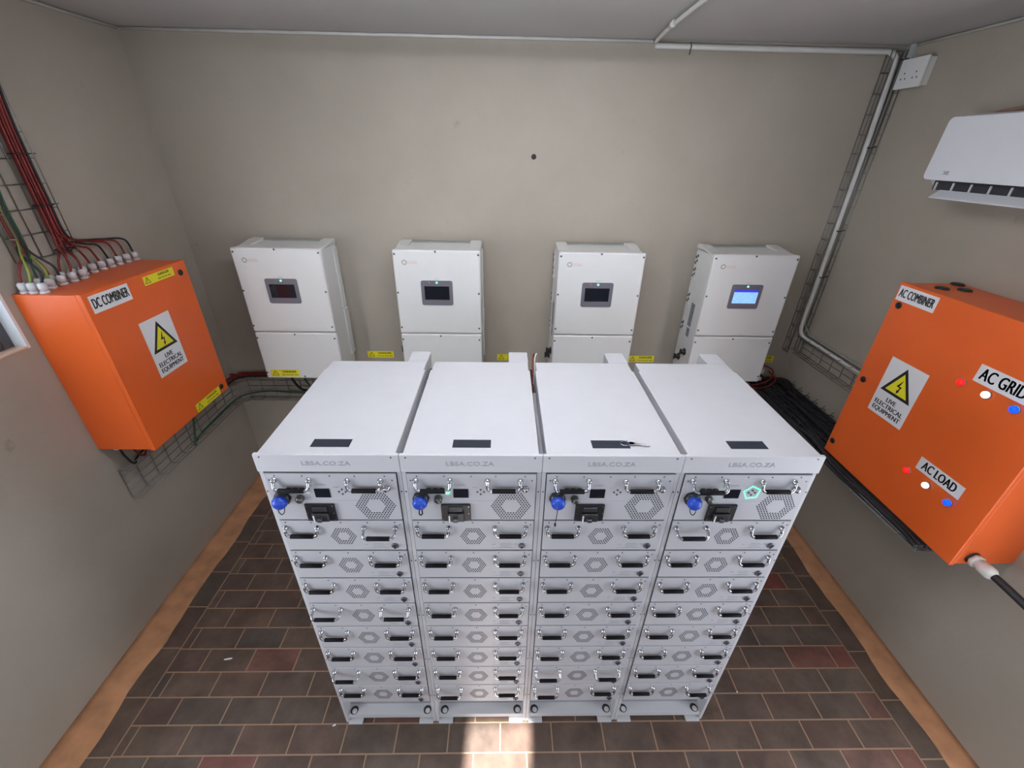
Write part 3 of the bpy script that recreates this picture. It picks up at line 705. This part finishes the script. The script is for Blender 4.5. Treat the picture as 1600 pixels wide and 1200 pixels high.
def gland(par, o, ax, r=.014, L=.045, mt_=NYLON, name='cable_gland'):
    mb = MB()
    mb.lathe(o, ax, [(0, r*1.25), (L*.22, r*1.25)], 6); mb.lathe(V(o)+V(ax)*L*.22, ax, [(0, r), (L*.18, r), (L*.2, r*1.15), (L*.62, r*1.12), (L*.78, r*.72)], 12)
    mb.build(name, mt_, par)
near = [(-2.150, .762), (-2.112, .762), (-2.070, .765)]
back = [(-2.150, .835+.0545*i) for i in range(11)]
front = [(-2.105, .835+.0545*i) for i in range(4)]
gl_all = near+back+front
for (gx, gy) in gl_all: gland(dc, (gx-XL, gy-(LY0+LY1)/2, LZ1-LZ0-.004), (0, 0, 1))
for gy in (.78, .84, .90, .97, 1.05, 1.14, 1.22): gland(dc, (.045, gy-(LY0+LY1)/2, .004), (0, 0, -1), .013, .035)
# cables from above into the glands
ncab = 0
def bundle(center_fn, targets, R, mats, where):
    for j, (gx, gy) in enumerate(targets):
        a = j*2.399; rr = R*math.sqrt((j+.5)/len(targets)); dy, dx = rr*math.cos(a), rr*math.sin(a)*.75
        tw = random.uniform(-.4, .4)
        pts = []
        for z in (2.98, 2.75, 2.55, 2.40, 2.25, 2.12):
            cy, cx = center_fn(z); q = tw*(2.98-z); 
            pts.append((cx+dx*math.cos(q)-dy*math.sin(q)*.75, cy+dy*math.cos(q)+dx*math.sin(q), z))
        far = gy-center_fn(2.05)[0]
        cy, cx = center_fn(2.05)
        z1_ = 2.045+.02*random.random()
        if abs(far) > .12:
            lift = min(.035, abs(far)*.14)
            pts += [(cx+dx*.8, cy+dy*.7+far*.12, z1_+.02), (gx+.004, cy+far*.55, 2.012+lift), (gx+.002, gy-.03*math.copysign(1, far), 2.004+lift*.5), (gx, gy, LZ1+.03)]
        else:
            pts += [(cx+dx*.8, cy+dy*.7+far*.25, 2.06), (gx+.003, cy+far*.8, 1.995), (gx, gy, LZ1+.03)]
        mname, mt_ = mats[j % len(mats)]
        tgt = 'gland nearest the window' if gy < .8 else 'row of grey glands'
        cable(pts, .0048, mt_, '%s cable of the %s entering the DC COMBINER box' % (mname, where), group='%s cables of the %s above the DC COMBINER box' % (mname, where), name='solar_cable')
tR = [g for g in gl_all if g[1] > .93]; tL = [g for g in gl_all if g[1] <= .93]
c1 = lambda z: (1.005+max(0, z-2.5)*.10, XL+.045); c2 = lambda z: (.838+max(0, z-2.25)*.15, XL+.040)
bundle(c1, tR, .031, [('red', RED), ('red', RED), ('black', RUBBER)], 'right thick bundle')
bundle(c2, tL, .020, [('red', RED), ('yellow-green', YGREEN), ('black', RUBBER), ('dark green', GREEN)], 'left thin bundle')
def tie(o, right, up, R1, R2, label, tail=.03):
    mb = MB(); mb.M = basis(o, right, up)
    mb.tube([(R1*math.cos(a*math.tau/16), R2*math.sin(a*math.tau/16), 0) for a in range(17)], .0026, 5)
    mb.tube([(R1*.9, 0, 0), (R1+tail, .006, 0)], .002, 5)
    tag(recenter(mb.build('cable_tie', BLACK)), label, 'cable tie', 'black cable ties around the red bundle')
for z, nm in ((2.426, 'top'), (2.228, 'middle'), (2.04, 'lowest')):
    cy, cx = c1(z); tie((cx, cy, z), (0, 1, 0), (1, 0, 0), .037, .030, 'black cable tie around the thick red cable bundle, %s of three' % nm)

# ------------------------------------------------------------------ wire basket trays
def tray(segs, wdir_list, ddir_list, W, Dp, label, spacing=.10, name='cable_tray', nl=4, rw=.0023):
    """segs: list of points along the tray's reference edge; per segment width direction (across the base) and depth direction"""
    mb = MB()
    offs = [(W*k/nl, 0) for k in range(nl+1)]+[(0, Dp), (W, Dp), (0, Dp*.5), (W, Dp*.5)]
    for si in range(len(segs)-1):
        A, B = V(segs[si]), V(segs[si+1]); wd, dd = V(wdir_list[si]), V(ddir_list[si])
        wn, dn = V(wdir_list[min(si+1, len(wdir_list)-1)]), V(ddir_list[min(si+1, len(ddir_list)-1)])
        dprev = V(ddir_list[max(si-1, 0)])
        d0 = (dd+dprev).normalized() if si > 0 else dd; d1 = (dd+dn).normalized()
        for a, b in offs: mb.tube([A+wd*a+d0*b, B+wd*a+d1*b], rw, 5)
        n = max(1, round((B-A).length/spacing))
        for k in range(n+1):
            P = A.lerp(B, k/n)
            q = [P+wd*0+dd*Dp, P+dd*Dp*.15, P+wd*W*.06, P+wd*W*.94, P+wd*W+dd*Dp*.15, P+wd*W+dd*Dp]
            mb.tube(q, rw*1.15, 5)
    return tag(recenter(mb.build(name, STEEL)), label, 'cable tray')
tray([(XL+.006, .812, 2.02), (XL+.006, .812, 2.99)], [(0, 1, 0)], [(1, 0, 0)], .235, .055, 'wire mesh cable tray running up the left wall above the DC COMBINER box')
tray([(XL+.006, .765, .738), (XL+.006, 1.79, .738), (XL+.09, YB-.006, .738), (1.70, YB-.006, .738)],
     [(0, 0, 1)]*3, [(1, 0, 0), (.6, -.8, 0), (0, -1, 0)], .195, .055, 'wire mesh cable tray under the DC COMBINER box, turning along the back wall', nl=4)
tray([(1.984, YB-.006, 1.19), (1.984, YB-.006, 2.985)], [(1, 0, 0)], [(0, -1, 0)], .090, .066, 'narrow wire mesh tray standing upright in the back right corner', nl=2)
tray([(XR-.006, 1.80, 1.195), (XR-.006, .99, 1.195)], [(0, 0, 1)], [(-1, 0, 0)], .13, .060, 'wire mesh tray along the right wall leading behind the orange AC box', nl=3)
tray([(1.775, .28, .888), (1.765, YB-.02, .888)], [(1, 0, 0)], [(0, 0, 1)], .31, .02, 'wide wire mesh tray full of black cables along the right wall', nl=6)
# red and black cables on the left lower tray
for j in range(8):
    x = XL+.02+.009*(j % 4); z = .945+.010*(j//4)+.006*(j % 3); y0 = .79+.06*j
    m_ = RED if j % 3 else RUBBER
    cable([(XL+.045, y0, 1.07), (XL+.045, y0+.01, 1.00), (x+.015, y0+.05, z-.02), (x, y0+.15, z), (x, 1.5, z), (x+.005, 1.70, z-.006), (x+.05, YB-.05-.006*(j % 4), z-.01), (-1.8, YB-.03-.008*(j % 4), z), (-1.5+.5*j, YB-.03-.008*(j % 4), z)],
          .0055, m_, '%s cable on the mesh tray below the DC COMBINER box' % ('red' if j % 3 else 'black'), group='%s cables on the tray below the DC COMBINER box' % ('red' if j % 3 else 'black'), name='power_cable')
cable([(XL+.055, 1.335, 1.09), (XL+.052, 1.32, .95), (XL+.05, 1.262, .775), (XL+.05, 1.30, .775), (XL+.05, 1.42, .785), (XL+.05, 1.70, .792), (XL+.085, 1.80, .795), (XL+.20, YB-.05, .806), (-1.88, YB-.05, .813), (-1.69, YB-.05, .80), (-1.1, YB-.05, .80), (0, YB-.05, .80), (1.5, YB-.05, .80)],
      .006, GREEN, 'dark green earth cable along the lower edge of the left tray', name='earth_cable')
cable([(XL+.05, 1.262, .79), (XL+.05, 1.245, .745), (XL+.05, 1.25, .735)], .006, GREEN, 'short green cable end hanging below the left tray', name='earth_cable')
for j, (x, m_) in enumerate(((-1.665, RUBBER), (-1.575, GREEN), (-1.465, RED), (-1.365, RUBBER))):
    cable([(x, YB-.15, IZ0-.02), (x, YB-.15, .97), (x+.01, YB-.10, .87), (x+.02, YB-.05, .825), (x+.12, YB-.045, .82)], .009 if j == 0 else .007, m_,
          ['thick black', 'green', 'red', 'thin black'][j]+' cable hanging under the leftmost inverter', name='power_cable')
for i in (1, 2, 3):
    x = IX[i]
    for j, m_ in enumerate((RUBBER, RED)):
        xx = x+(.13, .19)[j]
        cable([(xx, YB-.15, IZ0-.02), (xx+.005, YB-.15, .98), (xx+.03, YB-.11, .92), (xx+.10, YB-.06, .88)], .008, m_, '%s cable under the %s inverter' % (('black', 'red')[j], ('second', 'third', 'rightmost')[i-1]), name='power_cable')
# plugs right of the last inverter
t = empty('connector_block', (1.77, YB-.09, .99), 'white junction block with red and black leads right of the lit inverter', 'junction box')
mb = MB(); mb.box(-.05, .05, -.04, .09, -.01, .085, .005); mb.build('block', PVC, t)
mb = MB(); 
for k in range(3): mb.lathe((-.03+.03*k, -.04, .04), (0, -1, 0), [(0, .012), (.02, .011), (.03, .007)], 10)
mb.build('plug', BLACK, t)
cable([(1.74, YB-.13, .94), (1.83, YB-.16, .985), (1.90, YB-.12, 1.02), (1.91, YB-.07, 1.05), (1.84, YB-.03, 1.07), (1.78, YB-.02, 1.07)], .006, RED, 'red lead curling round the junction block right of the lit inverter', name='power_cable')
cable([(1.70, YB-.17, .96), (1.78, YB-.19, .95), (1.87, YB-.17, .965), (1.93, YB-.12, .99), (1.90, YB-.06, 1.03)], .006, RED, 'lower red lead in front of the junction block right of the lit inverter', name='power_cable')
# black cable mass on the wide tray
for j in range(26):
    col, row = j % 13, j//13
    x = 1.775+.0235*col+random.uniform(-.003, .003); z = .904+.019*row
    pts = [(x+random.uniform(-.010, .010), y, z+(random.uniform(0, .022) if y > .85 else -.002)+(.012 if col % 3 == 0 and y > .85 else 0)) for y in (.28, .42, .62, .84, 1.06, 1.28, 1.5, 1.68, YB-.06)]
    pts.append((pts[-1][0]-.12-.02*row, YB-.035, z+.03))
    cable(pts, .0105, RUBBER, 'black power cable in the thick loom on the wide tray along the right wall', group='black cables in the loom along the right wall', name='power_cable', n=8, sm=4)
for k in range(9):
    y = 1.72-.085*k
    mb = MB(); mb.tube(smooth([(1.77, y, .94), (1.80, y, .972), (1.92, y+.01, .978), (2.04, y, .972), (2.072, y, .955)], 3), .0026, 5)
    mb.tube([(2.035, y, .972), (2.048, y-.012, 1.0)], .0018, 5)
    tag(recenter(mb.build('cable_tie', BLACK)), 'black cable tie strapping the black loom to the wide tray, tail sticking up', 'cable tie', 'black cable ties across the loom on the right')

# ------------------------------------------------------------------ conduit
cable([(.645, .68, ZC-.012), (.645, 1.17, ZC-.012), (.66, 1.60, ZC-.012), (.688, YB-.012, ZC-.012)], .010, PVC, 'white conduit crossing the ceiling to the back wall', 'conduit', name='conduit')
mb = MB(); mb.tube([(.649, 1.47, ZC-.012), (.653, 1.52, ZC-.012)], .0135, 10)
tag(recenter(mb.build('conduit_coupling', PVC)), 'white coupling on the ceiling conduit', 'conduit coupling')
pc = [(.69, YB-.014, ZC-.028), (1.3, YB-.016, ZC-.030), (1.9, YB-.018, ZC-.030), (1.985, YB-.020, ZC-.032), (2.018, YB-.024, ZC-.050), (2.028, YB-.030, ZC-.10), (2.030, YB-.04, 2.6), (2.034, YB-.045, 2.0), (2.036, YB-.045, 1.5),
      (2.036, YB-.047, 1.42), (2.038, YB-.055, 1.36), (2.045, YB-.09, 1.325), (XR-.035, YB-.16, 1.318), (XR-.035, 1.4, 1.315), (XR-.035, .99, 1.31)]
mb = MB(); mb.tube(smooth(pc, 5), .0135, 10)
tag(recenter(mb.build('conduit', PVC)), 'long white conduit along ceiling edge, down the corner and into the AC box', 'conduit')
mb = MB(); mb.tube([(2.062, YB-.035, 2.985), (2.064, YB-.035, 1.40), (XR-.020, YB-.12, 1.345), (XR-.020, .99, 1.34)], .006, 8)
tag(recenter(mb.build('conduit', mat('grey_conduit', (.30, .31, .29), .5, var=.08))), 'thin grey conduit beside the white one in the right corner', 'conduit')
for (x, y, z) in ((.881, YB-.016, ZC-.030),):
    mb = MB(); mb.tube([(x, y, z+.02), (x, y-.016, z), (x, y-.004, z-.034)], .003, 5); tag(recenter(mb.build('cable_tie', BLACK)), 'dark tie on the conduit along the ceiling edge', 'cable tie')
for z in (2.94, 2.52, 2.05, 1.75):
    mb = MB(); mb.tube([(1.99+.03, YB-.068, z), (2.035, YB-.072, z-.004), (2.072, YB-.070, z+.006)], .0032, 5)
    tag(recenter(mb.build('cable_tie', BLACK)), 'black cable tie on the upright mesh tray in the right corner', 'cable tie', 'black cable ties on the upright corner tray')

# ------------------------------------------------------------------ socket
t = empty('wall_socket', (XR, 1.725, 2.80), 'white double power socket high on the right wall near the corner', 'socket')
mb = MB(); mb.box(-.038, 0, -.08, .08, .006, .130, .003); mb.build('back_box', PVC, t)
mb = MB(); mb.box(-.048, -.036, -.085, .085, 0, .136, .004); pl_ = mb.build('face_plate', mat('socket_white', (.74, .74, .74), .3, var=.02), t)
mb = MB()
for c in (-.038, .038):
    for dy, dz in ((0, .025), (-.014, 0), (.014, 0)): mb.lathe((-.0475, c+dy, .045+dz), (-1, 0, 0), [(0, .0042), (.0008, .0042)], 10)
mb.build('socket_hole', HOLE, pl_)
mb = MB(); mb.box(XR-.018, XR, 1.80, 1.835, 2.93, ZC-.001, .002)
tag(recenter(mb.build('mini_trunking', mat('trunking_grey', (.42, .45, .43), .5, var=.05))), 'short grey trunking from ceiling to the white power socket', 'trunking')

# ------------------------------------------------------------------ air conditioner
t = empty('air_conditioner', (XR, .79, 2.33), 'white split air conditioner on the right wall with its flap open', 'air conditioner')
yh = .41
def extr(mb, prof, y0, y1, bev=0):
    n = len(prof); vs = [(p[0], y0, p[1]) for p in prof]+[(p[0], y1, p[1]) for p in prof]
    mb.add(vs, [tuple(range(n)), tuple(range(n, 2*n))[::-1]]+[(i, (i+1) % n, n+(i+1) % n, n+i) for i in range(n)])
acw = mat('aircon_white', (.70, .71, .75), .35, var=.01)
mb = MB(); extr(mb, [(0, 0), (0, .31), (-.13, .318), (-.17, .305), (-.17, .06), (-.15, .035), (-.10, 0)], -yh+.006, yh-.006); mb.build('casing', acw, t)
mb = MB()
# front panel: rounded corners in the y-z plane
a, b_, r = yh, .126, .022; poly = []
for (sx, sz, a0) in ((1, 1, 0), (-1, 1, 90), (-1, -1, 180), (1, -1, 270)):
    for k in range(6):
        q = math.radians(a0+18*k); poly.append((sx*(a-r)+r*math.cos(q), sz*(b_-r)+r*math.sin(q)))
mb.M = basis((-.175, 0, .180), (0, -1, 0), (.04, 0, 1)); mb.prism(poly, 0, .026); fp = mb.build('front_panel', acw, t)
mb = MB(); mb.box(-.165, -.09, -yh+.03, yh-.03, .012, .052); mb.build('air_outlet', HOLE, t)
mb = MB(); mb.M = basis((-.150, 0, .020), (0, -1, 0), (.075, 0, .055)); mb.box(-yh+.075, yh-.035, -.06, .04, -.002, .004, .0015); lv = mb.build('louvre_flap', acw, t)
lv.location = (-.006, 0, -.004)
for k in range(9):
    mb = MB(); mb.box(-.172, -.140, -yh+.09+k*.085, -yh+.094+k*.085, .012, .046, 0); mb.build('vane', acw, t)
mb = MB(); mb.text('XE', .020, basis((-.2065, .300, .085), (0, -1, 0), (.04, 0, 1)), .0008, 1.2, .0008); mb.build('logo', INKG, fp).parent = t
mb = MB(); mb.tube(smooth([(XR-.010, 1.19, 2.655), (XR-.012, 1.0, 2.675), (XR-.012, .7, 2.680), (XR-.012, .4, 2.680)]), .009, 8)
tag(recenter(mb.build('refrigerant_pipe', mat('copper_lagging', (.36, .22, .16), .6, var=.15))), 'brown pipe along the wall just above the air conditioner', 'pipe')

# ------------------------------------------------------------------ AC combiner
RY0, RY1, RZ0, RZ1, RD = .1624, .9799, .9417, 1.9488, .2837
ac, acd = box_enclosure('ac_combiner_box', XR, -1, RY0, RY1, RZ0, RZ1, RD, 'large orange steel AC COMBINER box with lit lamps on the right wall')
FR = lambda y, z: basis((-RD, y-(RY0+RY1)/2, z-RZ0), (0, -1, 0), (0, 0, 1))
plate(acd, FR(.866, 1.900), .208, .070, 'AC COMBINER', .056, .50, bold=.0015)
live_sign(acd, FR(.738, 1.466))
plate(acd, FR(.368, 1.719), .208, .074, 'AC GRID', .070, .62, bold=.0022)
plate(acd, FR(.378, 1.245), .212, .064, 'AC LOAD', .060, .62, bold=.0020)
for z in (1.656, 1.177):
    for y, mt_, nm in ((.500, LAMPR, 'red'), (.396, LAMPW, 'white'), (.288, LAMPB, 'blue')):
        M = FR(y+(.006 if z < 1.4 else 0), z)
        mb = MB(); mb.M = M; mb.lathe((0, 0, 0), (0, 0, 1), [(0, .0165), (.004, .0165), (.005, .014)], 20); bz = mb.build('lamp_bezel', mat('lamp_ring', (.35, .30, .30), .3, .4, var=.05), acd)
        mb = MB(); mb.M = M; mb.lathe((0, 0, .004), (0, 0, 1), [(0, .0145), (.008, .0145), (.013, .011), (.016, .005)], 20); q = mb.build('indicator_lamp', mt_, bz); q['label'] = 'lit %s indicator lamp' % nm
for y, z in ((.936, 1.843), (.938, 1.434), (.948, 1.022)): lock(acd, FR(y, z))
for x, y in ((1.906, .875), (2.045, .945), (1.990, .850)):
    mb = MB(); mb.lathe((x-XR, y-(RY0+RY1)/2, RZ1-RZ0-.006), (0, 0, 1), [(0, .028), (.006, .028), (.010, .024), (.012, .018)], 18); mb.build('blanking_grommet', BLACK, ac)
# big gland on the near face
c = (RY0+RY1)/2
mb = MB(); mb.lathe((1.884-XR, RY0-c+.006, .986-RZ0), (0, -1, 0), [(0, .030), (.006, .030), (.008, .020), (.014, .020)], 16); mb.build('gland_washer', BLACK, ac)
gland(ac, (1.884-XR, RY0-c-.006, .986-RZ0), (0, -1, 0), .024, .085, PVC, 'cable_gland')
cable([(1.884, RY0-.065, .986), (1.884, RY0-.13, .986), (1.888, -.10, .975), (1.90, -.40, .945), (1.93, -.8, .93), (1.95, -1.6, .93)], .0155, RUBBER, 'thick black cable leaving the white gland on the AC COMBINER box', name='supply_cable', n=14)

# ------------------------------------------------------------------ litter on the floor
for k, (x, y, r_, lab) in enumerate(((-.935, -.012, .010, 'white paint flake on the pavers by the left rack foot'), (-1.62, .30, .012, 'thin white sliver on the pavers near the left wall'), (1.12, .12, .006, 'white speck on the pavers right of the racks'))):
    mb = MB(); n = 7; mb.prism([(r_*(1 if k != 1 else 2.2)*math.cos(a*math.tau/n)*random.uniform(.7, 1), r_*.4*math.sin(a*math.tau/n)+.3*r_*math.cos(a*math.tau/n)) for a in range(n)], 0, .0015)
    tag(mb.build('paint_flake', FLAKE, loc=(x, y, 0)), lab, 'litter')
